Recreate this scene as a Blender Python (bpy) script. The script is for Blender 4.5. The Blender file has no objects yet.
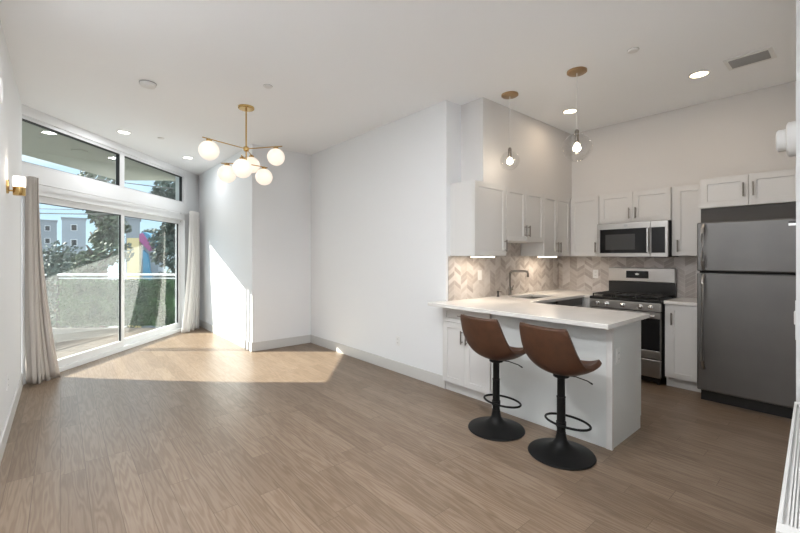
import bpy, bmesh, math, random
from mathutils import Vector, Matrix
random.seed(7)
C = bpy.context.scene.collection
PI = math.pi

# ---------------------------------------------------------------- camera
YAW = math.radians(40.62)
SY, CY = math.sin(YAW), math.cos(YAW)
cam_d = bpy.data.cameras.new('camera')
cam_d.sensor_width = 36.0
cam_d.lens = 396.0 / 800.0 * 36.0
cam_d.shift_y = -(266.5 - 256.8) / 800.0
cam_d.clip_start = 0.02
cam_d.clip_end = 500
cam = bpy.data.objects.new('camera', cam_d)
cam.location = (0, 0, 1.4)
cam.rotation_euler = (PI / 2, 0, -YAW)
C.objects.link(cam)
bpy.context.scene.camera = cam

# ---------------------------------------------------------------- exposure
vs = bpy.context.scene.view_settings
vs.view_transform = 'Standard'
vs.look = 'None'
vs.gamma = 1
vs.use_curve_mapping = False
vs.exposure = 0.75

# ---------------------------------------------------------------- sky
SKY_STRENGTH = 1.0
world = bpy.data.worlds.new('sky')
bpy.context.scene.world = world
world.use_nodes = True
nt = world.node_tree
nt.nodes.clear()
wo = nt.nodes.new('ShaderNodeOutputWorld')
wb = nt.nodes.new('ShaderNodeBackground')
tc = nt.nodes.new('ShaderNodeTexCoord')
sx = nt.nodes.new('ShaderNodeSeparateXYZ')
rmp = nt.nodes.new('ShaderNodeValToRGB')
els = rmp.color_ramp.elements
els[0].position = 0.0
els[0].color = (0.60, 0.78, 0.90, 1)
els[1].position = 0.2
els[1].color = (0.36, 0.62, 0.92, 1)
e = els.new(0.34)
e.color = (1.7, 1.95, 2.25, 1)
e = els.new(0.8)
e.color = (2.4, 2.7, 3.1, 1)
nz = nt.nodes.new('ShaderNodeTexNoise')
nz.inputs['Scale'].default_value = 2.2
nz.inputs['Detail'].default_value = 6
mp = nt.nodes.new('ShaderNodeMapping')
mp.inputs['Scale'].default_value = (1, 1, 3.5)
cr = nt.nodes.new('ShaderNodeValToRGB')
cr.color_ramp.elements[0].position = 0.47
cr.color_ramp.elements[1].position = 0.68
mx = nt.nodes.new('ShaderNodeMixRGB')
mx.inputs['Color2'].default_value = (0.88, 0.93, 0.97, 1)
L = nt.links.new
L(tc.outputs['Generated'], sx.inputs[0])
L(sx.outputs['Z'], rmp.inputs[0])
L(tc.outputs['Generated'], mp.inputs[0])
L(mp.outputs[0], nz.inputs[0])
L(nz.outputs[0], cr.inputs[0])
L(cr.outputs[0], mx.inputs['Fac'])
L(rmp.outputs[0], mx.inputs['Color1'])
L(mx.outputs[0], wb.inputs[0])
wb.inputs[1].default_value = SKY_STRENGTH
L(wb.outputs[0], wo.inputs[0])

# ---------------------------------------------------------------- sun
SUN_STRENGTH = 12.5
sd = bpy.data.lights.new('sun', 'SUN')
sd.energy = SUN_STRENGTH
sd.color = (1.0, 0.95, 0.88)
sd.angle = math.radians(0.6)
sun = bpy.data.objects.new('sun', sd)
sun.location = (-20, 20, 20)
sdir = Vector((CY, -SY, -0.60)).normalized()
sun.rotation_euler = sdir.to_track_quat('-Z', 'Y').to_euler()
C.objects.link(sun)

LIVING_W = 41.0      # living side downlights, mostly the added fill lamps out of view
KITCHEN_W = 1.5      # ceiling downlights over the kitchen


# ---------------------------------------------------------------- frames
def W(lat, d):
    """window frame (across, along the window wall) to world x, y"""
    return (lat * CY + d * SY, -lat * SY + d * CY)


MW = Matrix(((CY, SY, 0, 0), (-SY, CY, 0, 0), (0, 0, 1, 0), (0, 0, 0, 1)))  # (lat, d, z) -> world


# ---------------------------------------------------------------- materials
def new_mat(name):
    m = bpy.data.materials.new(name)
    m.use_nodes = True
    return m, m.node_tree, m.node_tree.nodes['Principled BSDF']


def mat(name, col, rough=0.5, metal=0.0, noise=0.0, nscale=20.0, bump=0.0, bscale=200.0, stretch=None, **kw):
    m, t, b = new_mat(name)
    b.inputs['Base Color'].default_value = (*col, 1)
    b.inputs['Roughness'].default_value = rough
    b.inputs['Metallic'].default_value = metal
    for k, v in kw.items():
        b.inputs[k.replace('_', ' ')].default_value = v
    if noise or bump:
        tc = t.nodes.new('ShaderNodeTexCoord')
        mpn = t.nodes.new('ShaderNodeMapping')
        if stretch:
            mpn.inputs['Scale'].default_value = stretch
        t.links.new(tc.outputs['Object'], mpn.inputs[0])
    if noise:
        n = t.nodes.new('ShaderNodeTexNoise')
        n.inputs['Scale'].default_value = nscale
        n.inputs['Detail'].default_value = 4
        r = t.nodes.new('ShaderNodeValToRGB')
        r.color_ramp.elements[0].position = 0.3
        r.color_ramp.elements[1].position = 0.7
        r.color_ramp.elements[0].color = (*[c * (1 - noise) for c in col], 1)
        r.color_ramp.elements[1].color = (*[min(1, c * (1 + noise)) for c in col], 1)
        t.links.new(mpn.outputs[0], n.inputs[0])
        t.links.new(n.outputs[0], r.inputs[0])
        t.links.new(r.outputs[0], b.inputs['Base Color'])
    if bump:
        n = t.nodes.new('ShaderNodeTexNoise')
        n.inputs['Scale'].default_value = bscale
        bp = t.nodes.new('ShaderNodeBump')
        bp.inputs['Strength'].default_value = bump
        bp.inputs['Distance'].default_value = 0.002
        t.links.new(mpn.outputs[0], n.inputs[0])
        t.links.new(n.outputs[0], bp.inputs['Height'])
        t.links.new(bp.outputs[0], b.inputs['Normal'])
    return m


def emis(name, col, strength, base=(0.8, 0.8, 0.8)):
    m, t, b = new_mat(name)
    b.inputs['Base Color'].default_value = (*base, 1)
    b.inputs['Emission Color'].default_value = (*col, 1)
    b.inputs['Emission Strength'].default_value = strength
    b.inputs['Roughness'].default_value = 0.3
    return m


def pane_mat(name, tint, ior=0.1, rough=0.0, refl=1.0):
    m = bpy.data.materials.new(name)
    m.use_nodes = True
    t = m.node_tree
    t.nodes.clear()
    o = t.nodes.new('ShaderNodeOutputMaterial')
    tr = t.nodes.new('ShaderNodeBsdfTransparent')
    tr.inputs[0].default_value = (*tint, 1)
    gl = t.nodes.new('ShaderNodeBsdfGlossy')
    gl.inputs['Roughness'].default_value = rough
    gl.inputs['Color'].default_value = (refl, refl, refl, 1)
    lw = t.nodes.new('ShaderNodeLayerWeight')
    lw.inputs[0].default_value = 0.5
    pw = t.nodes.new('ShaderNodeMath')
    pw.operation = 'POWER'
    pw.inputs[1].default_value = 4.5
    t.links.new(lw.outputs['Facing'], pw.inputs[0])
    fr = t.nodes.new('ShaderNodeMapRange')
    fr.inputs[3].default_value = ior
    fr.inputs[4].default_value = 1.0
    t.links.new(pw.outputs[0], fr.inputs[0])
    mxs = t.nodes.new('ShaderNodeMixShader')
    t.links.new(fr.outputs[0], mxs.inputs[0])
    t.links.new(tr.outputs[0], mxs.inputs[1])
    t.links.new(gl.outputs[0], mxs.inputs[2])
    t.links.new(mxs.outputs[0], o.inputs[0])
    return m


def floor_mat():
    m, t, b = new_mat('oak_floor')
    N = t.nodes.new
    K = t.links.new
    tc = N('ShaderNodeTexCoord')
    sep = N('ShaderNodeSeparateXYZ')
    K(tc.outputs['Object'], sep.inputs[0])
    cmb = N('ShaderNodeCombineXYZ')
    K(sep.outputs['Y'], cmb.inputs[0])
    K(sep.outputs['X'], cmb.inputs[1])
    br = N('ShaderNodeTexBrick')
    K(cmb.outputs[0], br.inputs['Vector'])
    br.offset = 0.37
    br.offset_frequency = 3
    br.squash = 0.8
    br.squash_frequency = 4
    br.inputs['Scale'].default_value = 1
    br.inputs['Brick Width'].default_value = 1.15
    br.inputs['Row Height'].default_value = 0.127
    br.inputs['Mortar Size'].default_value = 0.0018
    br.inputs['Mortar Smooth'].default_value = 0.3
    br.inputs['Color1'].default_value = (0, 0, 0, 1)
    br.inputs['Color2'].default_value = (1, 1, 1, 1)
    br.inputs['Mortar'].default_value = (0.5, 0.5, 0.5, 1)
    # grain, shifted per plank
    ma = N('ShaderNodeVectorMath')
    ma.operation = 'SCALE'
    K(br.outputs['Color'], ma.inputs[0])
    ma.inputs['Scale'].default_value = 13.0
    ad = N('ShaderNodeVectorMath')
    ad.operation = 'ADD'
    K(cmb.outputs[0], ad.inputs[0])
    K(ma.outputs[0], ad.inputs[1])
    mpg = N('ShaderNodeMapping')
    mpg.inputs['Scale'].default_value = (0.75, 9.0, 1.0)
    K(ad.outputs[0], mpg.inputs[0])
    n1 = N('ShaderNodeTexNoise')
    n1.inputs['Scale'].default_value = 1.1
    n1.inputs['Detail'].default_value = 3
    K(mpg.outputs[0], n1.inputs[0])
    # rings from contour lines of the stretched noise
    mu = N('ShaderNodeMath')
    mu.operation = 'MULTIPLY'
    mu.inputs[1].default_value = 75.0
    K(n1.outputs[0], mu.inputs[0])
    si = N('ShaderNodeMath')
    si.operation = 'SINE'
    K(mu.outputs[0], si.inputs[0])
    mr = N('ShaderNodeMapRange')
    mr.inputs[1].default_value = -1
    mr.inputs[2].default_value = 1
    mr.inputs[3].default_value = 0
    mr.inputs[4].default_value = 1
    K(si.outputs[0], mr.inputs[0])
    n2 = N('ShaderNodeTexNoise')
    mp2 = N('ShaderNodeMapping')
    mp2.inputs['Scale'].default_value = (4, 90, 1)
    K(ad.outputs[0], mp2.inputs[0])
    K(mp2.outputs[0], n2.inputs[0])
    n2.inputs['Scale'].default_value = 1.5
    n2.inputs['Detail'].default_value = 4
    # plank tone
    cr = N('ShaderNodeValToRGB')
    cr.color_ramp.elements[0].color = (0.228, 0.166, 0.116, 1)
    cr.color_ramp.elements[1].color = (0.305, 0.230, 0.168, 1)
    K(br.outputs['Color'], cr.inputs[0])
    m1 = N('ShaderNodeMixRGB')
    m1.blend_type = 'MULTIPLY'
    m1.inputs['Color2'].default_value = (0.70, 0.64, 0.58, 1)
    f1 = N('ShaderNodeMath')
    f1.operation = 'MULTIPLY'
    f1.inputs[1].default_value = 0.75
    K(mr.outputs[0], f1.inputs[0])
    K(f1.outputs[0], m1.inputs['Fac'])
    K(cr.outputs[0], m1.inputs['Color1'])
    m2 = N('ShaderNodeMixRGB')
    m2.blend_type = 'MULTIPLY'
    m2.inputs['Color2'].default_value = (0.72, 0.68, 0.64, 1)
    K(n2.outputs[0], m2.inputs['Fac'])
    K(m1.outputs[0], m2.inputs['Color1'])
    m3 = N('ShaderNodeMixRGB')
    m3.inputs['Color2'].default_value = (0.10, 0.065, 0.04, 1)
    f3 = N('ShaderNodeMath')
    f3.operation = 'MULTIPLY'
    f3.inputs[1].default_value = 0.8
    K(br.outputs['Fac'], f3.inputs[0])
    K(f3.outputs[0], m3.inputs['Fac'])
    K(m2.outputs[0], m3.inputs['Color1'])
    K(m3.outputs[0], b.inputs['Base Color'])
    b.inputs['Roughness'].default_value = 0.36
    bp = N('ShaderNodeBump')
    bp.inputs['Strength'].default_value = 0.25
    bp.inputs['Distance'].default_value = 0.001
    K(mr.outputs[0], bp.inputs['Height'])
    K(bp.outputs[0], b.inputs['Normal'])
    return m


def chevron_mat():
    m, t, b = new_mat('chevron_tile')
    N = t.nodes.new
    K = t.links.new

    def math_(op, a, bb=None):
        n = N('ShaderNodeMath')
        n.operation = op
        for i, v in enumerate((a, bb)):
            if v is None:
                continue
            if isinstance(v, (int, float)):
                n.inputs[i].default_value = v
            else:
                K(v, n.inputs[i])
        return n.outputs[0]
    tc = N('ShaderNodeTexCoord')
    sep = N('ShaderNodeSeparateXYZ')
    K(tc.outputs['Object'], sep.inputs[0])
    u = math_('ADD', sep.outputs['X'], sep.outputs['Y'])
    w = 0.105
    h = 0.050
    fold = math_('PINGPONG', u, w)
    v = math_('ADD', sep.outputs['Z'], math_('MULTIPLY', fold, 0.62))
    iu = math_('FLOOR', math_('DIVIDE', u, w))
    vv = math_('DIVIDE', v, h)
    iv = math_('FLOOR', vv)
    cb = N('ShaderNodeCombineXYZ')
    K(iu, cb.inputs[0])
    K(iv, cb.inputs[1])
    wn = N('ShaderNodeTexWhiteNoise')
    wn.noise_dimensions = '2D'
    K(cb.outputs[0], wn.inputs['Vector'])
    cr = N('ShaderNodeValToRGB')
    e = cr.color_ramp.elements
    e[0].color = (0.42, 0.38, 0.355, 1)
    e[1].color = (0.68, 0.65, 0.63, 1)
    k = e.new(0.35)
    k.color = (0.52, 0.475, 0.445, 1)
    k = e.new(0.6)
    k.color = (0.61, 0.57, 0.54, 1)
    K(wn.outputs['Value'], cr.inputs[0])
    fr = math_('FRACT', vv)
    g1 = math_('LESS_THAN', fr, 0.05)
    fu = math_('FRACT', math_('DIVIDE', u, w))
    g2 = math_('LESS_THAN', fu, 0.02)
    g = math_('MAXIMUM', g1, g2)
    mxg = N('ShaderNodeMixRGB')
    mxg.inputs['Color2'].default_value = (0.68, 0.64, 0.60, 1)
    K(g, mxg.inputs['Fac'])
    ns = N('ShaderNodeTexNoise')
    ns.inputs['Scale'].default_value = 22
    ns.inputs['Detail'].default_value = 5
    K(tc.outputs['Object'], ns.inputs[0])
    mv = N('ShaderNodeMixRGB')
    mv.blend_type = 'MULTIPLY'
    mv.inputs['Color2'].default_value = (0.8, 0.77, 0.74, 1)
    K(ns.outputs[0], mv.inputs['Fac'])
    K(cr.outputs[0], mv.inputs['Color1'])
    K(mv.outputs[0], mxg.inputs['Color1'])
    K(mxg.outputs[0], b.inputs['Base Color'])
    b.inputs['Roughness'].default_value = 0.3
    return m


def leaf_mat(name, c1, c2):
    m, t, b = new_mat(name)
    N = t.nodes.new
    tc = N('ShaderNodeTexCoord')
    n = N('ShaderNodeTexNoise')
    n.inputs['Scale'].default_value = 3.0
    n.inputs['Detail'].default_value = 6
    r = N('ShaderNodeValToRGB')
    r.color_ramp.elements[0].position = 0.35
    r.color_ramp.elements[1].position = 0.65
    r.color_ramp.elements[0].color = (*c1, 1)
    r.color_ramp.elements[1].color = (*c2, 1)
    t.links.new(tc.outputs['Object'], n.inputs[0])
    t.links.new(n.outputs[0], r.inputs[0])
    t.links.new(r.outputs[0], b.inputs['Base Color'])
    b.inputs['Roughness'].default_value = 0.6
    return m


def fabric_mat(name, col, trans=0.35):
    m, t, b = new_mat(name)
    N = t.nodes.new
    b.inputs['Base Color'].default_value = (*col, 1)
    b.inputs['Roughness'].default_value = 0.9
    tl = N('ShaderNodeBsdfTranslucent')
    tl.inputs[0].default_value = (*col, 1)
    ms = N('ShaderNodeMixShader')
    ms.inputs[0].default_value = trans
    out = [n for n in t.nodes if n.type == 'OUTPUT_MATERIAL'][0]
    t.links.new(b.outputs[0], ms.inputs[1])
    t.links.new(tl.outputs[0], ms.inputs[2])
    t.links.new(ms.outputs[0], out.inputs[0])
    return m


M = {}
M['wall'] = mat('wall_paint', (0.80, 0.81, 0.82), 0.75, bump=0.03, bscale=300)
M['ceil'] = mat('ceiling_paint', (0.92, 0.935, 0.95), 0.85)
M['wall_dim'] = mat('wall_paint_dimmed', (0.69, 0.675, 0.66), 0.75)  # wall paint darkened and warmed to carry the kitchen's dimmer tungsten light
M['base'] = mat('baseboard_paint', (0.60, 0.59, 0.57), 0.45)
M['floor'] = floor_mat()
M['tile'] = chevron_mat()
M['cab'] = mat('cabinet_paint', (0.68, 0.67, 0.655), 0.4)
M['panel'] = mat('panel_paint', (0.68, 0.70, 0.69), 0.45)
M['quartz'] = mat('white_quartz', (0.78, 0.76, 0.73), 0.22, noise=0.03, nscale=8)
M['steel'] = mat('brushed_steel', (0.46, 0.445, 0.43), 0.34, 1.0, noise=0.05, nscale=60, stretch=(0.2, 0.2, 12))
M['steel_dark'] = mat('dark_steel', (0.17, 0.165, 0.16), 0.38, 0.85, noise=0.06, nscale=3)
M['nickel'] = mat('brushed_nickel', (0.27, 0.245, 0.22), 0.35, 1.0)
M['chrome'] = mat('chrome', (0.75, 0.75, 0.75), 0.12, 1.0)
M['brass'] = mat('brass', (0.62, 0.42, 0.17), 0.25, 1.0)
M['brass_dk'] = mat('aged_brass', (0.46, 0.32, 0.19), 0.35, 1.0)
M['blackglass'] = mat('black_glass', (0.010, 0.010, 0.011), 0.08, Specular_IOR_Level=0.35)
M['black'] = mat('black_enamel', (0.012, 0.012, 0.012), 0.3)
M['iron'] = mat('cast_iron', (0.018, 0.018, 0.018), 0.6)
M['blackmetal'] = mat('black_powder_coat', (0.008, 0.008, 0.008), 0.45, 0.0, Specular_IOR_Level=0.18, bump=0.05, bscale=400)
M['leather'] = mat('tan_leather', (0.076, 0.031, 0.015), 0.45, noise=0.18, nscale=14, bump=0.2, bscale=260)
M['thread'] = mat('seam', (0.09, 0.04, 0.02), 0.7)
M['plastic'] = mat('white_plastic', (0.78, 0.78, 0.77), 0.35)
M['plastic_gr'] = mat('grey_plastic', (0.35, 0.35, 0.35), 0.5)
M['slot'] = mat('dark_slot', (0.05, 0.05, 0.05), 0.7)
M['frame'] = mat('white_vinyl', (0.72, 0.73, 0.74), 0.35)
M['gasket'] = mat('black_gasket', (0.015, 0.015, 0.015), 0.6)
M['pane'] = pane_mat('window_glass', (0.78, 0.83, 0.80), 0.13)
M['pend'] = pane_mat('clear_blown_glass', (0.93, 0.93, 0.93), 0.07, 0.02)
M['globe'] = emis('opal_globe', (1.0, 0.84, 0.68), 0.40, (0.72, 0.69, 0.64))
M['bulb'] = emis('glowing_bulb', (1.0, 0.84, 0.62), 14.0)
M['lens'] = emis('downlight_lens', (1.0, 0.95, 0.88), 6.0)
M['lens_warm'] = emis('warm_downlight_lens', (1.0, 0.80, 0.52), 6.0)
M['strip'] = emis('warm_light_strip', (1.0, 0.85, 0.68), 9.0)
M['shade'] = emis('sconce_opal', (1.0, 0.90, 0.78), 1.2, (0.9, 0.88, 0.85))
M['curtain_w'] = fabric_mat('white_linen', (0.78, 0.76, 0.74), 0.25)
M['curtain_b'] = fabric_mat('beige_linen', (0.74, 0.69, 0.64), 0.25)
M['deck'] = mat('deck_boards', (0.12, 0.10, 0.085), 0.7, noise=0.2, nscale=6)
M['soffit'] = mat('olive_stucco', (0.30, 0.30, 0.235), 0.9, bump=0.2, bscale=120)
M['ivy'] = leaf_mat('hedge_leaves', (0.02, 0.06, 0.02), (0.07, 0.16, 0.06))
M['tree1'] = leaf_mat('tree_leaves', (0.03, 0.05, 0.022), (0.09, 0.12, 0.06))
M['tree2'] = leaf_mat('dark_tree_leaves', (0.018, 0.036, 0.024), (0.05, 0.08, 0.055))
M['bark'] = mat('bark', (0.11, 0.08, 0.06), 0.9, noise=0.3, nscale=8)
M['stucco_g'] = mat('grey_stucco', (0.20, 0.22, 0.24), 0.9, noise=0.05, nscale=1)
M['stucco_b'] = mat('blue_grey_stucco', (0.24, 0.27, 0.30), 0.9, noise=0.05, nscale=1)
M['stucco_c'] = mat('cream_paint', (0.60, 0.46, 0.22), 0.8)
M['magenta'] = mat('magenta_paint', (0.28, 0.04, 0.17), 0.6)
M['cyan'] = mat('cyan_paint', (0.03, 0.20, 0.33), 0.6)
M['street'] = mat('asphalt', (0.16, 0.16, 0.16), 0.9, noise=0.15, nscale=1)
M['wire'] = mat('wire_black', (0.03, 0.03, 0.03), 0.6)


# ---------------------------------------------------------------- mesh helpers
def add_box(bm, x0, y0, z0, x1, y1, z1, mx=None):
    v = [bm.verts.new(p) for p in ((x0, y0, z0), (x1, y0, z0), (x1, y1, z0), (x0, y1, z0),
                                   (x0, y0, z1), (x1, y0, z1), (x1, y1, z1), (x0, y1, z1))]
    if mx is not None:
        for q in v:
            q.co = mx @ q.co
    for f in ((0, 3, 2, 1), (4, 5, 6, 7), (0, 1, 5, 4), (1, 2, 6, 5), (2, 3, 7, 6), (3, 0, 4, 7)):
        bm.faces.new([v[i] for i in f])
    return v


def add_prism(bm, pts, z0, z1):
    a = [bm.verts.new((x, y, z0)) for x, y in pts]
    b = [bm.verts.new((x, y, z1)) for x, y in pts]
    n = len(pts)
    bm.faces.new(list(reversed(a)))
    bm.faces.new(b)
    for i in range(n):
        bm.faces.new((a[i], a[(i + 1) % n], b[(i + 1) % n], b[i]))


def add_lathe(bm, prof, seg=24, mx=None, cap0=True, cap1=True):
    """prof: list of (r, z)"""
    rings = []
    for r, z in prof:
        ring = []
        for i in range(seg):
            a = 2 * PI * i / seg
            p = Vector((r * math.cos(a), r * math.sin(a), z))
            if mx is not None:
                p = mx @ p
            ring.append(bm.verts.new(p))
        rings.append(ring)
    for a, b in zip(rings, rings[1:]):
        for i in range(seg):
            j = (i + 1) % seg
            bm.faces.new((a[i], a[j], b[j], b[i]))
    if cap0:
        bm.faces.new(list(reversed(rings[0])))
    if cap1:
        bm.faces.new(rings[-1])


def add_tube(bm, pts, r, seg=10, closed=False):
    pts = [Vector(p) for p in pts]
    n = len(pts)
    rings = []
    up = Vector((0, 0, 1))
    for i, p in enumerate(pts):
        if closed:
            t = (pts[(i + 1) % n] - pts[i - 1]).normalized()
        elif i == 0:
            t = (pts[1] - pts[0]).normalized()
        elif i == n - 1:
            t = (pts[-1] - pts[-2]).normalized()
        else:
            t = (pts[i + 1] - pts[i - 1]).normalized()
        a = t.cross(up)
        if a.length < 1e-3:
            a = t.cross(Vector((1, 0, 0)))
        a.normalize()
        b = t.cross(a)
        if rings and not closed:
            pass
        rr = r[i] if isinstance(r, (list, tuple)) else r
        rings.append([bm.verts.new(p + a * rr * math.cos(2 * PI * k / seg) + b * rr * math.sin(2 * PI * k / seg)) for k in range(seg)])
    m = n if closed else n - 1
    for i in range(m):
        A, B = rings[i], rings[(i + 1) % n]
        for k in range(seg):
            j = (k + 1) % seg
            bm.faces.new((A[k], A[j], B[j], B[k]))
    if not closed:
        bm.faces.new(list(reversed(rings[0])))
        bm.faces.new(rings[-1])


def obj(name, bm, m, parent=None, smooth=False, bevel=0.0, seg=2):
    bmesh.ops.recalc_face_normals(bm, faces=bm.faces)
    me = bpy.data.meshes.new(name)
    bm.to_mesh(me)
    bm.free()
    if smooth:
        for p in me.polygons:
            p.use_smooth = True
    o = bpy.data.objects.new(name, me)
    me.materials.append(m)
    C.objects.link(o)
    if parent is not None:
        o.parent = parent
    if bevel:
        b = o.modifiers.new('bevel', 'BEVEL')
        b.width = bevel
        b.segments = seg
        b.limit_method = 'ANGLE'
        b.angle_limit = math.radians(40)
    if smooth:
        e = o.modifiers.new('edge', 'EDGE_SPLIT')
        e.split_angle = math.radians(38)
    return o


def boxo(name, b, m, parent=None, bevel=0.0, mx=None):
    bm = bmesh.new()
    bl = b if isinstance(b, list) else [b]
    for q in bl:
        add_box(bm, *q, mx=mx)
    return obj(name, bm, m, parent, bevel=bevel)


def struct(o, label=None):
    o['kind'] = 'structure'
    if label:
        o['label'] = label
    return o


def tag(o, label, cat, group=None):
    o['label'] = label
    o['category'] = cat
    if group:
        o['group'] = group
    return o


def thing(name, label, cat, loc=(0, 0, 0), rz=0.0, group=None):
    o = bpy.data.objects.new(name, None)
    o.empty_display_size = 0.1
    C.objects.link(o)
    o.location = loc
    o.rotation_euler = (0, 0, rz)
    return tag(o, label, cat, group)


def area(parent, loc, power, col, size=0.1, shape='DISK', rot=(0, 0, 0), size_y=None, spread=PI):
    d = bpy.data.lights.new('lamp_light', 'AREA')
    d.energy = power
    d.color = col
    d.shape = shape
    d.size = size
    d.spread = spread
    if size_y:
        d.size_y = size_y
    o = bpy.data.objects.new('lamp_light', d)
    o.parent = parent
    o.location = loc
    o.rotation_euler = rot
    C.objects.link(o)
    return o


def point(parent, loc, power, col, r=0.03):
    d = bpy.data.lights.new('lamp_light', 'POINT')
    d.energy = power
    d.color = col
    d.shadow_soft_size = r
    o = bpy.data.objects.new('lamp_light', d)
    o.parent = parent
    o.location = loc
    C.objects.link(o)
    return o


# ================================================================ ROOM SHELL
ZC = 3.066
XL, XS, XM = -0.32, 2.15, 3.11
YC_, YE = 5.86, 2.87
XB = 5.50                      # kitchen back wall
LW = -4.12                     # window wall plane, lateral
LWO = LW - 0.20

def lat_d_at_x(lat, x):
    return (x - lat * CY) / SY

dl = lat_d_at_x(LWO, XL - 0.15)
dr = lat_d_at_x(LWO, XS + 0.3)
PL = W(LWO, dl)
PR = W(LWO, dr)
foot = [(XL - 0.15, -2.15), (XB + 0.15, -2.15), (XB + 0.15, YE + 0.15), (3.35, YE + 0.15), (3.35, PR[1]), PR, PL]
bm = bmesh.new()
add_prism(bm, foot, -0.12, 0.0)
struct(obj('floor', bm, M['floor']))
bm = bmesh.new()
add_prism(bm, foot, ZC, ZC + 0.15)
struct(obj('ceiling', bm, M['ceil']))

# left wall, ends on the window plane
yl = W(LW, lat_d_at_x(LW, XL))[1]
yl2 = W(LW, lat_d_at_x(LW, XL - 0.15))[1]
bm = bmesh.new()
add_prism(bm, [(XL - 0.15, -2.15), (XL, -2.15), (XL, yl), (XL - 0.15, yl2)], 0, ZC)
struct(obj('wall_left', bm, M['wall']))
# the far block: wall beside the window and the short return
yw = W(LW, lat_d_at_x(LW, XS))[1]
yw2 = W(LW, lat_d_at_x(LW, XM))[1]
bm = bmesh.new()
add_prism(bm, [(XS, YC_), (XM, YC_), (XM, yw2), (XS, yw)], 0, ZC)
struct(obj('wall_far', bm, M['wall']))
struct(boxo('wall_middle', (XM, YE, 0, 3.346, YC_ + 0.6, ZC), M['wall']))
struct(boxo('wall_sink', (3.346, YE, 0, XB + 0.15, YE + 0.13, ZC), M['wall']))
struct(boxo('wall_kitchen', (XB, -2.15, 0, XB + 0.15, YE, ZC), M['wall_dim']))
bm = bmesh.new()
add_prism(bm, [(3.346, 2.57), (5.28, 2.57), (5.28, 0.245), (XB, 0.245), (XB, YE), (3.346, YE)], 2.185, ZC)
struct(obj('wall_soffit', bm, M['wall_dim']))
struct(boxo('wall_right', (3.2, -0.3, 0, XB, 0.245, ZC), M['wall']))
struct(boxo('wall_side', [(1.25, -0.3, 0, 3.2, -0.08, ZC), (1.25, -2.0, 0, 1.4, -0.3, ZC)], M['wall']))
struct(boxo('wall_back', (XL, -2.15, 0, 1.4, -2.0, ZC), M['wall']))


# window wall in the window's own frame (lat, d, z)
D0, D1 = 4.345, 7.62            # opening, along d
dR = lat_d_at_x(LW, XS)
DL = lat_d_at_x(LW, XL)
struct(boxo('wall_window', [
    (LWO, DL - 0.0, 2.215, LW, dR, 2.42),
    (LWO, DL - 0.0, 2.96, LW, dR, ZC),
    (LWO, D1, 0, LW, dR, 2.215),
    (LWO, D1, 2.42, LW, dR, 2.96),
], M['wall'], mx=MW))

# transom window: frame, mullion, two panes
def wbox(name, boxes, m, parent=None, bevel=0.0):
    return boxo(name, boxes, m, parent, bevel, mx=MW)

win = struct(bpy.data.objects.new('window_1', None))
C.objects.link(win)
T0, T1, TM = DL + 0.005, 7.60, 5.92
TZ0, TZ1 = 2.42, 2.96
la, lb = LW - 0.10, LW - 0.03
wbox('window_frame', [
    (la, T0, TZ0, lb, T1, TZ0 + 0.03), (la, T0, TZ1 - 0.035, lb, T1, TZ1),
    (la, T0, TZ0 + 0.03, lb, T0 + 0.03, TZ1 - 0.035), (la, T1 - 0.04, TZ0 + 0.03, lb, T1, TZ1 - 0.035),
    (la, TM - 0.045, TZ0 + 0.03, lb, TM + 0.045, TZ1 - 0.035)], M['frame'], win)
for a, b in ((T0 + 0.03, TM - 0.045), (TM + 0.045, T1 - 0.04)):
    g = 0.010
    z0, z1 = TZ0 + 0.03, TZ1 - 0.035
    wbox('gasket', [(la + 0.01, a, z0, lb - 0.01, a + g, z1), (la + 0.01, b - g * 0.8, z0, lb - 0.01, b, z1),
                    (la + 0.01, a + g, z1 - g, lb - 0.01, b - g * 0.8, z1), (la + 0.01, a + g, z0, lb - 0.01, b - g * 0.8, z0 + 0.006)], M['gasket'], win)
    bm = bmesh.new()
    lm = (la + lb) / 2
    vs_ = [bm.verts.new(MW @ Vector(p)) for p in ((lm, a, z0), (lm, b, z0), (lm, b, z1), (lm, a, z1))]
    bm.faces.new(vs_)
    obj('window_pane', bm, M['pane'], win)

# sliding glass door
dor = struct(bpy.data.objects.new('door_1', None))
C.objects.link(dor)
ZT = 2.215
wbox('door_frame', [
    (LW - 0.16, T0, 0.0, LW + 0.0, D1, 0.055),
    (LW - 0.16, T0, 2.10, LW + 0.0, D1, ZT),
    (LW - 0.16, T0, 0.055, LW - 0.0, T0 + 0.04, 2.10),
    (LW - 0.16, D1 - 0.04, 0.055, LW - 0.0, D1, 2.10)], M['frame'], dor, 0.003)

def leaf(a, b, l0, l1, name):
    z0, z1 = 0.055, 2.10
    p = wbox(name, [(l0, a, z0, l1, b, z0 + 0.09), (l0, a, z1 - 0.075, l1, b, z1),
                    (l0, a, z0 + 0.09, l1, a + 0.06, z1 - 0.075), (l0, b - 0.06, z0 + 0.09, l1, b, z1 - 0.075)], M['frame'], dor, 0.003)
    a2, b2, y0, y1 = a + 0.06, b - 0.06, z0 + 0.09, z1 - 0.075
    g = 0.006
    wbox('gasket', [(l0 + 0.008, a2, y0, l1 - 0.008, a2 + g * 0.5, y1), (l0 + 0.008, b2 - g * 0.8, y0, l1 - 0.008, b2, y1),
                    (l0 + 0.008, a2 + g * 0.5, y1 - g, l1 - 0.008, b2 - g * 0.8, y1)], M['gasket'], p)
    bm = bmesh.new()
    lm = (l0 + l1) / 2
    vs_ = [bm.verts.new(MW @ Vector(q)) for q in ((lm, a2, y0), (lm, b2, y0), (lm, b2, y1), (lm, a2, y1))]
    bm.faces.new(vs_)
    obj('door_pane', bm, M['pane'], p)
    return p

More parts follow.
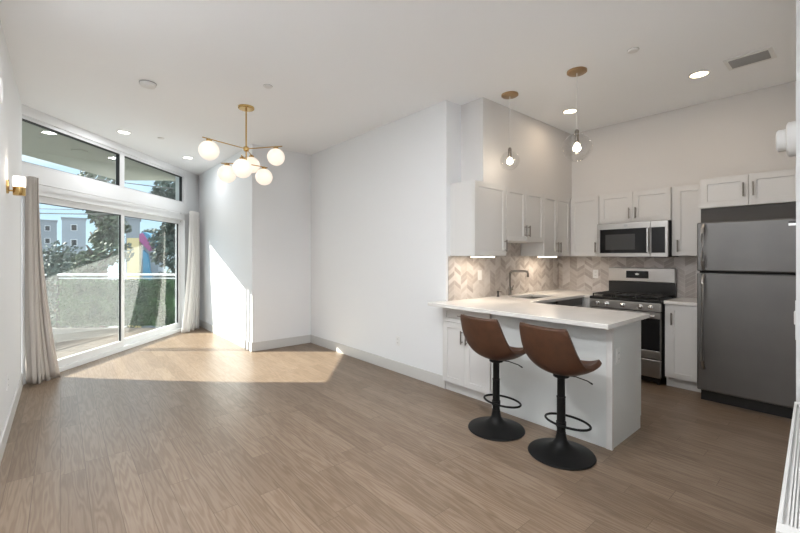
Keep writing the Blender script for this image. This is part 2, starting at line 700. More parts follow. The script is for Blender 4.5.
leaf(T0 + 0.04, 5.96, LW - 0.075, LW - 0.03, 'sliding_panel')
leaf(5.985, D1 - 0.04, LW - 0.13, LW - 0.085, 'fixed_panel')

# baseboards
BH, BT = 0.13, 0.014
struct(boxo('baseboard_left', (XL, -2.0, 0, XL + BT, yl, BH), M['base'], bevel=0.003))
bm = bmesh.new()
add_prism(bm, [(XS - BT, YC_ - BT), (XM, YC_ - BT), (XM, YC_), (XS, YC_), (XS, yw), (XS - BT, yw - 0.02)], 0, BH)
struct(obj('baseboard_far', bm, M['base'], bevel=0.003))
struct(boxo('baseboard_middle', (XM - BT, YE + 0.003, 0, XM, YC_ - BT - 0.001, BH), M['base'], bevel=0.003))

# ================================================================ EXTERIOR
LB, DB = -7.0, 7.95             # balcony outer edges
struct(wbox('trim_1', [(LB, 2.6, -0.15, LWO, DB, -0.03)], M['deck']))
struct(wbox('trim_2', [(-5.72, 2.6, 2.95, LWO, DB + 0.1, 3.20)], M['soffit']))
# deck boards
t = thing('balcony_deck', 'brown plank balcony floor outside the sliding glass door', 'deck')
bm = bmesh.new()
k = LB
while k < LWO - 0.1:
    add_box(bm, k, 2.6, -0.03, k + 0.13, DB - 0.0, -0.022, mx=MW)
    k += 0.137
obj('deck_boards', bm, M['deck'], t)


def leaves(bm, n, fn, size):
    for _ in range(n):
        p, s = fn()
        nrm = Vector((random.gauss(0, 1), random.gauss(0, 1), random.gauss(0, 1))).normalized()
        a = nrm.orthogonal().normalized()
        b = nrm.cross(a)
        r = size * random.uniform(0.6, 1.3) * s
        q = [p + a * r, p + b * r * 0.55, p - a * r, p - b * r * 0.55]
        bm.faces.new([bm.verts.new(MW @ v) for v in q])


def hedge_guard(label, l0, d0, l1, d1, side):
    t = thing('balcony_railing', label, 'railing')
    ln = math.hypot(l1 - l0, d1 - d0)
    ux, uy = (l1 - l0) / ln, (d1 - d0) / ln
    bm = bmesh.new()
    add_tube(bm, [MW @ Vector((l0, d0, 1.04)), MW @ Vector((l1, d1, 1.04))], 0.022, 8)
    obj('top_rail', bm, M['frame'], t)
    bm = bmesh.new()
    add_tube(bm, [MW @ Vector((l0, d0, 0.97)), MW @ Vector((l1, d1, 0.97))], 0.012, 8)
    obj('lower_rail', bm, M['frame'], t)
    n = max(2, int(ln / 1.3) + 1)
    for i in range(n + 1):
        f = i / n
        x, y = l0 + (l1 - l0) * f, d0 + (d1 - d0) * f
        wbox('post', [(x - 0.02, y - 0.02, -0.02, x + 0.02, y + 0.02, 1.02)], M['gasket'], t)
    bm = bmesh.new()
    if side == 'end':
        add_box(bm, l0, d0 + 0.03, 0.02, l1, d0 + 0.05, 0.93, mx=MW)
    else:
        add_box(bm, l0 - 0.05, d0, 0.02, l0 - 0.03, d1, 0.93, mx=MW)

    def fn():
        f = random.random()
        off = random.uniform(-0.03, 0.05)
        x, y = l0 + ux * ln * f, d0 + uy * ln * f
        if side == 'end':
            y += 0.02 + off - 0.03
        else:
            x += -0.02 - off + 0.03
        return Vector((x, y, random.uniform(0.02, 0.95))), 1
    leaves(bm, int(ln * 2600), fn, 0.026)
    o = obj('ivy_screen', bm, M['ivy'], t)
    o['kind'] = 'stuff'


hedge_guard('white balcony railing covered with green artificial ivy seen through the right glass panel', LB + 0.16, DB - 0.03, LWO - 0.02, DB - 0.03, 'end')
hedge_guard('ivy covered balcony railing along the outer edge of the deck', LB + 0.03, 4.2, LB + 0.03, DB - 0.16, 'side')

x, y = W(-4.69, 5.8)
t = thing('soffit_vent', 'faint round vent cover in the balcony soffit behind the transom window', 'vent', (x, y, 2.95))
bm = bmesh.new()
add_lathe(bm, [(0.10, 0), (0.10, -0.01), (0.08, -0.014)], 20)
obj('vent_ring', bm, M['soffit'], t)

# street level, far houses, trees
GZ = -4.0
bm = bmesh.new()
add_box(bm, -160, 8.8, GZ - 0.2, 20, 140, GZ, mx=MW)
struct(obj('ground', bm, M['street']))


def house(label, u0, u1, d, deep, vtop, m, wins=True):
    """a house facing the balcony, its front between two sight lines"""
    lc, w = at((u0 + u1) / 2, d), at(u1, d) - at(u0, d)
    th = -math.atan2(lc, d)
    w *= math.cos(th)
    top = zt(vtop, d)
    mx = MW @ Matrix.Translation((lc, d, 0)) @ Matrix.Rotation(th, 4, 'Z')
    t = thing('building', label, 'building')
    boxo('wall', (-w / 2, 0, GZ, w / 2, deep, top), m, t, mx=mx)
    boxo('parapet', (-w / 2 - 0.15, -0.15, top, w / 2 + 0.15, deep + 0.15, top + 0.3), M['stucco_g'], t, mx=mx)
    if wins:
        n = max(1, int(w / 2.2))
        for k in range(n):
            x = -w / 2 + w * (k + 0.5) / n
            z = top - 2.4
            while z > GZ + 1:
                q = boxo('window', (x - 0.5, -0.05, z, x + 0.5, 0.02, z + 1.3), M['frame'], t, mx=mx)
                boxo('window_glass', (x - 0.42, -0.07, z + 0.08, x + 0.42, -0.05, z + 1.22), M['blackglass'], q, mx=mx)
                z -= 3.0
    return t


def at(u, d):
    return (u - 400) / 396 * d


def zt(v, d):
    return 1.4 + (256.8 - v) / 396 * d


house('grey flat roofed house furthest left through the glass', 38, 57, 95, 7, 221, M['stucco_g'])
house('blue grey two step building left of the big tree', 62, 86, 80, 8, 219, M['stucco_b'])
house('plain grey building behind the painted wall in the right glass panel', 126, 140, 45, 4, 219, M['stucco_g'], False)
# painted hut with coloured bands
t = thing('painted_building', 'small building painted cream, magenta and bright blue seen through the right glass panel', 'building')
d_ = 22
wbox('wall', [(at(127, d_), d_, GZ, at(139, d_), d_ + 0.9, zt(238, d_))], M['stucco_c'], t)
bm = bmesh.new()
def slab(bm, pts, d, th):
    a = [bm.verts.new(MW @ Vector((at(u, d), d, zt(v, d)))) for u, v in pts]
    b = [bm.verts.new(MW @ Vector((at(u, d), d + th, zt(v, d)))) for u, v in pts]
    n = len(pts)
    bm.faces.new(a)
    bm.faces.new(list(reversed(b)))
    for i in range(n):
        bm.faces.new((a[i], a[(i + 1) % n], b[(i + 1) % n], b[i]))
slab(bm, [(139.2, 234), (142, 233), (151, 246), (149, 251), (139.2, 241)], d_, 0.5)
obj('magenta_band', bm, M['magenta'], t)
bm = bmesh.new()
slab(bm, [(142.3, 232), (147, 233), (165, 246), (166, 250), (157, 249), (151.3, 245.5)], d_ + 0.1, 0.5)
obj('blue_band', bm, M['cyan'], t)
bm = bmesh.new()
slab(bm, [(139.2, 241.3), (149, 251.3), (158, 262), (158, 330), (139.2, 330)], d_ + 0.2, 0.6)
obj('blue_wall', bm, M['stucco_b'], t)
bm = bmesh.new()
slab(bm, [(143, 250), (147, 254), (154, 300), (143, 300)], d_, 0.15)
obj('blue_stripe', bm, M['cyan'], t)


def tree(label, u, d, vtop, rad, m, blobs, n, squash=0.8, zmin=None):
    t = thing('tree', label, 'tree', group=None)
    lat = at(u, d)
    ztop = zt(vtop, d)
    bm = bmesh.new()
    base = Vector((lat, d, GZ))
    pts = [MW @ base, MW @ Vector((lat + 0.2, d, (GZ + ztop) / 2 - 1)), MW @ Vector((lat, d, ztop - rad * 0.7))]
    add_tube(bm, pts, [0.28, 0.2, 0.06], 8)
    for k in range(7):
        a = random.uniform(0, 2 * PI)
        z0 = random.uniform(GZ + 2.5, ztop - rad)
        add_tube(bm, [MW @ Vector((lat, d, z0)), MW @ Vector((lat + math.cos(a) * rad * 0.7, d + math.sin(a) * rad * 0.7, z0 + rad * 0.5))], [0.1, 0.03], 6)
    obj('trunk', bm, M['bark'], t)
    cs = []
    for k in range(blobs):
        z = ztop - rad * 0.35 - (k / blobs) * (ztop - (zmin if zmin is not None else GZ + 1.5))
        rr = rad * random.uniform(0.35, 0.55)
        sp = rad * min(1, 0.25 + 1.3 * k / blobs)
        a = random.uniform(0, 2 * PI)
        r0 = sp * random.uniform(0.1, 0.75)
        cs.append((lat + math.cos(a) * r0, d + math.sin(a) * r0, z, rr))

    def fn():
        c = random.choice(cs)
        while True:
            v = Vector((random.uniform(-1, 1), random.uniform(-1, 1), random.uniform(-1, 1)))
            if 0.3 < v.length < 1:
                break
        return Vector((c[0] + v.x * c[3], c[1] + v.y * c[3], c[2] + v.z * c[3] * squash)), 1
    bm = bmesh.new()
    leaves(bm, n, fn, 0.02 * rad + 0.08)
    obj('foliage', bm, m, t)


tree('large grey green tree in the middle of the left glass panel', 99, 16, 170, 1.35, M['tree1'], 16, 7000)
tree('low bushy tree at the left edge of the glass', 55, 22, 243, 1.9, M['tree2'], 10, 3500)
tree('dark tree filling the far right of the transom and right glass panel', 178, 15, 178, 1.25, M['tree2'], 14, 5500)
tree('round tree behind the painted building in the right panel', 152, 27, 228, 1.7, M['tree2'], 9, 3500)
tree('dark conifer low behind the left balcony railing', 75, 19, 256, 2.2, M['tree2'], 9, 4500)

# overhead wires
for i, (a, b) in enumerate((((-30, 206.5), (200, 208.5)), ((-30, 211), (200, 213)), ((-10, 163), (240, 196)))):
    bm = bmesh.new()
    d_ = 14 if i < 2 else 12
    P = [Vector((at(a[0] + (b[0] - a[0]) * k / 12, d_), d_, zt(a[1] + (b[1] - a[1]) * k / 12 + 2.0 * math.sin(PI * k / 12), d_))) for k in range(13)]
    add_tube(bm, [MW @ p for p in P], 0.014 if i != 1 else 0.02, 6)
    o = obj('overhead_wire', bm, M['wire'])
    tag(o, ['upper thin black utility wire crossing the sky in the left glass panel', 'lower thicker utility wire crossing the sky in the left glass panel', 'slanting utility wire crossing the sky in the transom window'][i], 'wire')

# ================================================================ CURTAINS AND ROD
def curtain(name, label, top, bot, m, folds, amp_t, amp_b, lat0, z1, phase=0.0, bulge=0.0):
    """top/bot: (d0, d1) extents; sheet in (lat, d, z)"""
    bm = bmesh.new()
    nu, nv = folds * 14, 26
    g = []
    for j in range(nv + 1):
        s = j / nv                         # 0 top, 1 bottom
        z = z1 + (0.012 - z1) * s
        e = s ** 2.2
        a = top[0] + (bot[0] - top[0]) * e
        b = top[1] + (bot[1] - top[1]) * e
        am = amp_t + (amp_b - amp_t) * s
        row = []
        for i in range(nu + 1):
            f = i / nu
            w = math.sin(2 * PI * folds * f + phase + 0.5 * math.sin(3 * s + f * 5))
            w2 = math.sin(4 * PI * folds * f + phase * 2) * 0.22
            dd = a + (b - a) * f + 0.018 * math.sin(2 * PI * folds * f * 2 + 1.3) * (0.3 + s)
            row.append(bm.verts.new(MW @ Vector((lat0 + am * (w * (0.8 + 0.2 * math.sin(9 * f)) + w2), dd, z + (0.012 * math.sin(f * 17) * s)))))
        g.append(row)
    for j in range(nv):
        for i in range(nu):
            bm.faces.new((g[j][i], g[j][i + 1], g[j + 1][i + 1], g[j + 1][i]))
    o = obj(name, bm, m)
    for p in o.data.polygons:
        p.use_smooth = True
    s = o.modifiers.new('thick', 'SOLIDIFY')
    s.thickness = 0.003
    return tag(o, label, 'curtain')


curtain('curtain', 'beige linen curtain hanging at the left end of the glass door beside the sconce',
        (4.27, 4.38), (4.30, 4.60), M['curtain_b'], 5, 0.04, 0.055, -4.015, 2.27, 0.6)
curtain('curtain', 'white linen curtain hanging at the far right end of the glass door',
        (7.50, 7.78), (7.22, 7.74), M['curtain_w'], 6, 0.035, 0.05, -3.97, 2.27, 2.0)
t = thing('curtain_rod', 'thin white curtain rod above the sliding glass door', 'curtain rod')
bm = bmesh.new()
add_tube(bm, [MW @ Vector((-4.085, 4.35, 2.225)), MW @ Vector((-4.085, 7.66, 2.225))], 0.009, 10)
obj('rod', bm, M['frame'], t)
for dd in (4.40, 7.44):
    bm = bmesh.new()
    add_tube(bm, [MW @ Vector((LW, dd, 2.225)), MW @ Vector((-4.085, dd, 2.225))], 0.006, 8)
    add_tube(bm, [MW @ Vector((LW, dd, 2.225)), MW @ Vector((LW + 0.006, dd, 2.225))], 0.022, 12)
    obj('bracket', bm, M['chrome'], t)
bm = bmesh.new()
add_lathe(bm, [(0.008, -0.02), (0.016, -0.008), (0.016, 0.008), (0.008, 0.02)], 12, Matrix.Translation(MW @ Vector((-4.085, 7.67, 2.225))) @ Matrix.Rotation(PI / 2, 4, 'X'))
obj('finial', bm, M['chrome'], t, smooth=True)

# ================================================================ KITCHEN
def shaker(parent, name, x0, z0, w, h, m=None, th=0.02, rail=0.058, rec=0.009, slab=False):
    """door in local xz, front face at y=0, depth to y=th"""
    bm = bmesh.new()
    x1, z1 = x0 + w, z0 + h
    if slab or w < 0.14 or h < 0.13:
        rail = min(w, h) * 0.28
    a = [(x0, z0), (x1, z0), (x1, z1), (x0, z1)]
    b = [(x0 + rail, z0 + rail), (x1 - rail, z0 + rail), (x1 - rail, z1 - rail), (x0 + rail, z1 - rail)]
    A = [bm.verts.new((x, 0, z)) for x, z in a]
    B = [bm.verts.new((x, 0, z)) for x, z in b]
    B2 = [bm.verts.new((x, rec, z)) for x, z in b]
    K = [bm.verts.new((x, th, z)) for x, z in a]
    for i in range(4):
        j = (i + 1) % 4
        bm.faces.new((A[i], A[j], B[j], B[i]))
        bm.faces.new((B[i], B[j], B2[j], B2[i]))
        bm.faces.new((A[j], A[i], K[i], K[j]))
    bm.faces.new(B2)
    bm.faces.new(list(reversed(K)))
    return obj(name, bm, m or M['cab'], parent, bevel=0.0015)


def pull(parent, x, z, ln=0.13, horiz=False, m=None, name='handle'):
    bm = bmesh.new()
    h = ln / 2
    if horiz:
        add_tube(bm, [(x - h, -0.03, z), (x + h, -0.03, z)], 0.0055, 10)
        for s in (-1, 1):
            add_tube(bm, [(x + s * h * 0.72, 0.0, z), (x + s * h * 0.72, -0.03, z)], 0.0045, 8)
    else:
        add_tube(bm, [(x, -0.03, z - h), (x, -0.03, z + h)], 0.007, 10)
        for s in (-1, 1):
            add_tube(bm, [(x, 0.0, z + s * h * 0.72), (x, -0.03, z + s * h * 0.72)], 0.0045, 8)
    return obj(name, bm, m or M['nickel'], parent, smooth=True)


def cabinet(name, label, loc, rz, w, h, depth, doors, group=None, toe=0.0, drawers=()):
    """origin: front-left-bottom of door plane. doors: (x0, w, handle_x, handle_z)"""
    t = thing(name, label, 'cabinet', loc, rz, group)
    boxo('body', (0, 0.021, toe, w, depth, h), M['cab'], t, 0.001)
    if toe:
        boxo('toe_kick', (0.0, 0.075, 0, w, depth, toe), M['cab'], t)
    dz0 = toe + 0.002
    dz1 = h - 0.004
    for (x0, z0, dw, dh, hx, hz) in drawers:
        d = shaker(t, 'drawer', x0, z0, dw, dh, rail=0.04)
        pull(d, hx, hz, 0.15, True)
        dz1 = min(dz1, z0 - 0.004)
    for (x0, dw, hx, hz) in doors:
        d = shaker(t, 'door', x0 + 0.0015, dz0, dw - 0.003, dz1 - dz0)
        if hx is not None:
            pull(d, hx, hz)
    return t


# --- uppers on the sink wall (facing -Y)
YF = 2.54
UG = 'wall cabinets over the sink counter'
cabinet('wall_cabinet', 'white wall cabinet with one wide door, next to the plain wall end', (3.17, YF, 1.41), 0, 0.547, 0.77, 0.33,
        [(0, 0.547, 0.547 - 0.035, 0.11)], UG)
cabinet('wall_cabinet', 'shorter white wall cabinet with two doors above the faucet', (3.72, YF, 1.576), 0, 0.785, 0.604, 0.33,
        [(0, 0.3925, 0.3925 - 0.035, 0.12), (0.3925, 0.3925, 0.3925 + 0.035, 0.12)], UG)
cabinet('wall_cabinet', 'narrow two door white wall cabinet in the kitchen corner on the sink wall', (4.508, YF, 1.41), 0, 0.668, 0.77, 0.33,
        [(0, 0.3325, 0.3325 - 0.035, 0.11), (0.3325, 0.3325, 0.3325 + 0.035, 0.11)], UG)
# --- uppers on the range wall (facing -X): local x = -Y
XF = 5.18
RZ = -PI / 2
cabinet('wall_cabinet', 'tall single door white wall cabinet left of the microwave', (XF, 2.538, 1.41), RZ, 0.368, 0.77, 0.318,
        [(0.0, 0.368, 0.368 - 0.035, 0.11)])
cabinet('wall_cabinet', 'low white two door cabinet mounted above the microwave', (XF, 2.165, 1.812), RZ, 0.775, 0.368, 0.318,
        [(0, 0.3875, 0.3875 - 0.035, 0.11), (0.3875, 0.3875, 0.3875 + 0.035, 0.11)])
cabinet('wall_cabinet', 'narrow tall white wall cabinet between microwave and refrigerator', (XF, 1.385, 1.41), RZ, 0.305, 0.77, 0.318,
        [(0.03, 0.275, 0.065, 0.11)])
cabinet('wall_cabinet', 'deep white two door cabinet above the refrigerator', (4.90, 1.072, 1.885), RZ, 0.81, 0.295, 0.59,
        [(0.01, 0.37, 0.38 - 0.035, 0.15), (0.38, 0.37, 0.38 + 0.035, 0.15)])

ft = boxo('gap_shade_panel', (0.01, 0.03, -0.145, 0.80, 0.05, -0.001), mat('gap_shade', (0.09, 0.083, 0.078), 0.7), bpy.data.objects['wall_cabinet.006'])  # dark sheet imitating the shade in the gap above the refrigerator
ft['label'] = 'dark panel standing in for the shaded gap under the cabinet'
# --- microwave
t = thing('microwave', 'stainless over the range microwave with black glass door', 'microwave', (5.10, 2.158, 1.40), RZ)
MWW, MH = 0.762, 0.405
boxo('body', (0, 0.03, 0, MWW, 0.395, MH), M['black'], t, 0.004)
boxo('door_panel', [(0, 0, 0.0, 0.590, 0.03, 0.045), (0, 0, 0.335, 0.590, 0.03, MH), (0, 0, 0.045, 0.035, 0.03, 0.335), (0.560, 0, 0.045, 0.590, 0.03, 0.335)], M['steel'], t, 0.002)
boxo('control_surround', [(0.592, 0, 0, MWW, 0.03, 0.045), (0.592, 0, 0.335, MWW, 0.03, MH), (0.735, 0, 0.045, MWW, 0.03, 0.335), (0.592, 0, 0.045, 0.60, 0.03, 0.335)], M['steel'], t, 0.002)
boxo('window_glass', (0.035, 0.006, 0.045, 0.560, 0.03, 0.335), M['blackglass'], t)
boxo('inner_window', (0.10, 0.004, 0.085, 0.43, 0.006, 0.27), mat('smoked_mesh', (0.05, 0.05, 0.05), 0.2), t)
boxo('control_panel', (0.60, 0.004, 0.045, 0.735, 0.03, 0.335), M['blackglass'], t)
bm = bmesh.new()
add_tube(bm, [(0.573, -0.038, 0.055), (0.573, -0.038, 0.325)], 0.012, 12)
for z in (0.075, 0.305):
    add_tube(bm, [(0.573, 0.005, z), (0.573, -0.038, z)], 0.008, 8)
obj('handle', bm, M['chrome'], t, smooth=True)
bm = bmesh.new()
add_lathe(bm, [(0.016, 0), (0.016, 0.0025)], 20, Matrix.Translation((0.33, 0.0, 0.372)) @ Matrix.Rotation(PI / 2, 4, 'X') @ Matrix.Diagonal((1.5, 0.8, 1, 1)))
obj('badge', bm, M['plastic_gr'], t)
boxo('underside_vent', (0.03, 0.05, -0.006, MWW - 0.03, 0.36, 0.0), M['slot'], t)

# --- worktop: cells extruded, with the sink cut out
def cells(name, xs, ys, keep, z0, z1, m, bevel=0.004):
    bm = bmesh.new()
    nx, ny = len(xs) - 1, len(ys) - 1
    K = {(i, j) for i in range(nx) for j in range(ny) if keep((xs[i] + xs[i + 1]) / 2, (ys[j] + ys[j + 1]) / 2)}
    V = {}

    def v(i, j, z):
        if (i, j, z) not in V:
            V[(i, j, z)] = bm.verts.new((xs[i], ys[j], z))
        return V[(i, j, z)]
    for i, j in K:
        bm.faces.new((v(i, j, z1), v(i + 1, j, z1), v(i + 1, j + 1, z1), v(i, j + 1, z1)))
        bm.faces.new((v(i, j, z0), v(i, j + 1, z0), v(i + 1, j + 1, z0), v(i + 1, j, z0)))
        for (di, dj, a, b) in ((-1, 0, (0, 0), (0, 1)), (1, 0, (1, 0), (1, 1)), (0, -1, (0, 0), (1, 0)), (0, 1, (0, 1), (1, 1))):
            if (i + di, j + dj) not in K:
                p, q = (i + a[0], j + a[1]), (i + b[0], j + b[1])
                bm.faces.new((v(*p, z0), v(*q, z0), v(*q, z1), v(*p, z1)))
    bmesh.ops.dissolve_limit(bm, angle_limit=0.01, verts=bm.verts, edges=bm.edges)
    return obj(name, bm, m, bevel=bevel)


CT = 0.93
SX0, SX1, SY0, SY1 = 4.00, 4.55, 2.40, 2.72
def keep(x, y):
    if SX0 < x < SX1 and SY0 < y < SY1:
        return False
    if x < 3.10:
        return y > 1.14
    if x < 3.70:
        return 1.14 < y < YE
    if x < 4.93:
        return 2.25 < y < YE
    return 2.168 < y < YE
wt = cells('worktop', [2.875, 3.10, 3.70, SX0, SX1, 4.93, XB - 0.001], [1.14, 2.168, 2.25, SY0, SY1, YE - 0.001, 2.915], keep, CT - 0.035, CT, M['quartz'])
tag(wt, 'white quartz worktop running from the peninsula past the sink to the range', 'countertop')
wt2 = boxo('worktop', (4.92, 1.078, CT - 0.035, XB - 0.002, 1.385, CT), M['quartz'], bevel=0.003)
tag(wt2, 'short white quartz worktop between the range and the refrigerator', 'countertop')
# range-wall counters sit on cabinets
BHT = CT - 0.036
cabinet('base_cabinet', 'narrow white base cabinet between the range and the refrigerator', (4.94, 1.385, 0), RZ, 0.305, BHT, 0.555,
        [(0.03, 0.275, 0.07, 0.74)], toe=0.11)
cabinet('base_cabinet', 'white corner base cabinet left of the range', (4.94, YE - 0.01, 0), RZ, 0.69, BHT, 0.555,
        [(0.62, 0.07, None, 0)], toe=0.11)
# sink base and dishwasher (facing -Y)
t = cabinet('base_cabinet', 'white sink base cabinet under the worktop behind the peninsula', (3.67, 2.27, 0), 0, 0.62, 0.66, 0.595,
            [(0, 0.31, 0.275, 0.55), (0.31, 0.31, 0.345, 0.55)], toe=0.11)
t = thing('dishwasher', 'stainless dishwasher front under the worktop between sink and range', 'dishwasher', (4.33, 2.265, 0), 0)
boxo('tub_body', (0, 0.03, 0.10, 0.60, 0.58, 0.66), M['black'], t)
boxo('door_panel', (0, 0, 0.10, 0.60, 0.03, 0.80), M['steel'], t, 0.003)
boxo('control_strip', (0, 0, 0.805, 0.60, 0.03, BHT - 0.005), M['steel_dark'], t, 0.003)
boxo('kick_plate', (0, 0.06, 0.0, 0.60, 0.08, 0.10), M['black'], t)
bm = bmesh.new()
add_tube(bm, [(0.06, -0.035, 0.75), (0.54, -0.035, 0.75)], 0.009, 10)
for x in (0.09, 0.51):
    add_tube(bm, [(x, 0, 0.75), (x, -0.035, 0.75)], 0.007, 8)
obj('handle', bm, M['steel'], t, smooth=True)

# --- sink and faucet
t = thing('sink', 'undermount stainless sink set in the white worktop', 'sink', (0, 0, 0))
bm = bmesh.new()
zt0, zt1 = 0.70, CT - 0.036
o_ = 0.012
add_box(bm, SX0 - o_, SY0 - o_, zt0 - 0.004, SX1 + o_, SY1 + o_, zt0)
add_box(bm, SX0 - o_, SY0 - o_, zt0, SX0 - 0.002, SY1 + o_, zt1)
add_box(bm, SX1 + 0.002, SY0 - o_, zt0, SX1 + o_, SY1 + o_, zt1)
add_box(bm, SX0 - 0.002, SY0 - o_, zt0, SX1 + 0.002, SY0 - 0.002, zt1)
add_box(bm, SX0 - 0.002, SY1 + 0.002, zt0, SX1 + 0.002, SY1 + o_, zt1)
obj('basin', bm, M['steel'], t)
bm = bmesh.new()
add_lathe(bm, [(0.045, 0.0005), (0.045, 0.004), (0.03, 0.002)], 20, Matrix.Translation(((SX0 + SX1) / 2, (SY0 + SY1) / 2, zt0)))
obj('drain', bm, M['chrome'], t)
FX, FY = 4.16, 2.79
t = thing('faucet', 'tall brushed nickel kitchen faucet with squared spout behind the sink', 'faucet', (FX, FY, CT))
bm = bmesh.new()
add_lathe(bm, [(0.026, 0), (0.026, 0.008), (0.019, 0.014), (0.019, 0.10), (0.013, 0.105)], 20)
obj('faucet_base', bm, M['nickel'], t, smooth=True)
bm = bmesh.new()
pts = [(0, 0, 0.10), (0, 0, 0.265)] + [(0.03 * (1 - math.cos(a)) * 0.7, -0.03 * (1 - math.cos(a)), 0.265 + 0.03 * math.sin(a)) for a in (0.5, 1.0, 1.57)]
pts += [(0.10, -0.14, 0.296), (0.115, -0.163, 0.29), (0.12, -0.17, 0.27), (0.12, -0.17, 0.225)]
add_tube(bm, pts, 0.014, 12)
obj('spout', bm, M['nickel'], t, smooth=True)
bm = bmesh.new()
add_tube(bm, [(0.015, 0, 0.07), (0.05, 0, 0.07)], 0.012, 12)
add_tube(bm, [(0.045, 0, 0.07), (0.055, -0.01, 0.12)], 0.005, 8)
obj('lever', bm, M['nickel'], t, smooth=True)
t = thing('soap_dispenser', 'small black topped soap pump left of the faucet', 'soap dispenser', (3.93, 2.80, CT))
bm = bmesh.new()
add_lathe(bm, [(0.016, 0), (0.016, 0.01), (0.009, 0.014), (0.009, 0.05), (0.012, 0.052), (0.012, 0.065)], 16)
obj('pump', bm, M['black'], t, smooth=True)
bm = bmesh.new()
add_tube(bm, [(0, 0, 0.058), (0.0, -0.045, 0.058)], 0.005, 8)
obj('nozzle', bm, M['nickel'], t)

# --- backsplashes
bs = boxo('backsplash', [(3.135, YE - 0.008, CT + 0.0005, XB - 0.009, YE - 0.0005, 1.409), (3.722, YE - 0.008, 1.409, 4.503, YE - 0.0005, 1.575)], M['tile'])
tag(bs, 'beige chevron marble tile backsplash behind the faucet', 'backsplash')
bs = boxo('backsplash', [(XB - 0.008, 1.078, CT + 0.0005, XB - 0.0005, YE - 0.0005, 1.398)], M['tile'])
tag(bs, 'beige chevron marble tile backsplash behind the range', 'backsplash')

# --- under cabinet lights
for i, (x0, x1) in enumerate(((3.24, 3.60), (4.55, 4.95))):
    t = thing('under_cabinet_light', ['slim glowing light bar under the leftmost wall cabinet', 'slim glowing light bar under the corner wall cabinet'][i], 'light bar', (0, 0, 1.409))
    boxo('housing', (x0, 2.60, -0.010, x1, 2.655, 0.0), M['plastic'], t)
    boxo('diffuser', (x0 + 0.005, 2.605, -0.014, x1 - 0.005, 2.65, -0.010), M['strip'], t)
    area(t, ((x0 + x1) / 2, 2.63, -0.016), 1.3, (1.0, 0.84, 0.66), x1 - x0 - 0.02, 'RECTANGLE', size_y=0.03)

# --- range
t = thing('range', 'stainless gas range with black oven door and five knobs', 'stove', (4.90, 2.163, 0), RZ)
RW = 0.762
boxo('body', [(0.004, 0.045, 0.08, RW - 0.004, 0.595, 0.895)], M['black'], t, 0.002)
boxo('cooktop', (0, 0.0, 0.895, RW, 0.55, 0.925), M['black'], t, 0.006)
boxo('control_panel', (0.004, -0.01, 0.80, RW - 0.004, 0.045, 0.893), M['steel'], t, 0.006)
for x in (0.10, 0.20, 0.38, 0.56, 0.66):
    bm = bmesh.new()
    mxk = Matrix.Translation((x, -0.011, 0.848)) @ Matrix.Rotation(PI / 2, 4, 'X')
    add_lathe(bm, [(0.026, 0), (0.026, 0.006), (0.020, 0.009), (0.018, 0.03), (0.014, 0.033)], 20, mxk)
    k_ = obj('knob', bm, M['chrome'], t, smooth=True)
    boxo('pointer', (x - 0.002, -0.047, 0.848, x + 0.002, -0.044, 0.864), M['black'], k_)
od = boxo('oven_door', [(0.008, 0.0, 0.285, RW - 0.008, 0.043, 0.375), (0.008, 0.0, 0.725, RW - 0.008, 0.043, 0.79),
                        (0.008, 0.0, 0.375, 0.014, 0.043, 0.725), (RW - 0.014, 0.0, 0.375, RW - 0.008, 0.043, 0.725)], M['steel'], t, 0.003)
boxo('oven_window', (0.014, -0.001, 0.375, RW - 0.014, 0.043, 0.725), M['blackglass'], od)
bm = bmesh.new()
add_tube(bm, [(0.05, -0.05, 0.755), (RW - 0.05, -0.05, 0.755)], 0.013, 12)
for x in (0.08, RW - 0.08):
    add_tube(bm, [(x, 0.0, 0.755), (x, -0.05, 0.755)], 0.010, 8)
obj('door_handle', bm, M['steel'], od, smooth=True)
boxo('drawer', (0.008, 0.0, 0.085, RW - 0.008, 0.043, 0.275), M['steel'], t, 0.005)
for x in (0.05, RW - 0.05):
    for y in (0.08, 0.54):
        bm = bmesh.new()
        add_lathe(bm, [(0.018, 0), (0.018, 0.08)], 12, Matrix.Translation((x, y, 0)))
        obj('foot', bm, M['black'], t)
boxo('base_shadow_panel', (0.03, 0.06, 0.02, RW - 0.03, 0.08, 0.08), M['black'], t)
bg = boxo('backguard', (0.01, 0.53, 1.09, RW - 0.01, 0.585, 1.265), M['steel'], t, 0.008)
boxo('backguard_base', (0.01, 0.54, 0.925, RW - 0.01, 0.585, 1.09), M['black'], t)
boxo('display', (0.225, 0.526, 1.135, 0.475, 0.53, 1.225), M['blackglass'], bg)
bm = bmesh.new()
add_lathe(bm, [(0.014, 0), (0.014, 0.002)], 16, Matrix.Translation((0.35, 0.526, 1.185)) @ Matrix.Rotation(PI / 2, 4, 'X') @ Matrix.Diagonal((1.6, 0.8, 1, 1)))
obj('badge', bm, M['plastic'], bg)
for gx in (0.03, 0.27, 0.51):
    bm = bmesh.new()
    x0, x1, y0, y1 = gx, gx + 0.222, 0.04, 0.50
    z = 0.955
    for (a, b) in (((x0, y0), (x1, y0)), ((x0, y1), (x1, y1)), ((x0, y0), (x0, y1)), ((x1, y0), (x1, y1)),
                   ((x0, 0.27), (x1, 0.27)), (((x0 + x1) / 2, y0), ((x0 + x1) / 2, y1)),
                   ((x0, 0.155), (x1, 0.155)), ((x0, 0.385), (x1, 0.385))):
        add_tube(bm, [(a[0], a[1], z), (b[0], b[1], z)], 0.007, 6)
    for a in ((x0, y0), (x1, y0), (x0, y1), (x1, y1)):
        add_tube(bm, [(a[0], a[1], 0.925), (a[0], a[1], z)], 0.007, 6)
    obj('grate', bm, M['iron'], t)
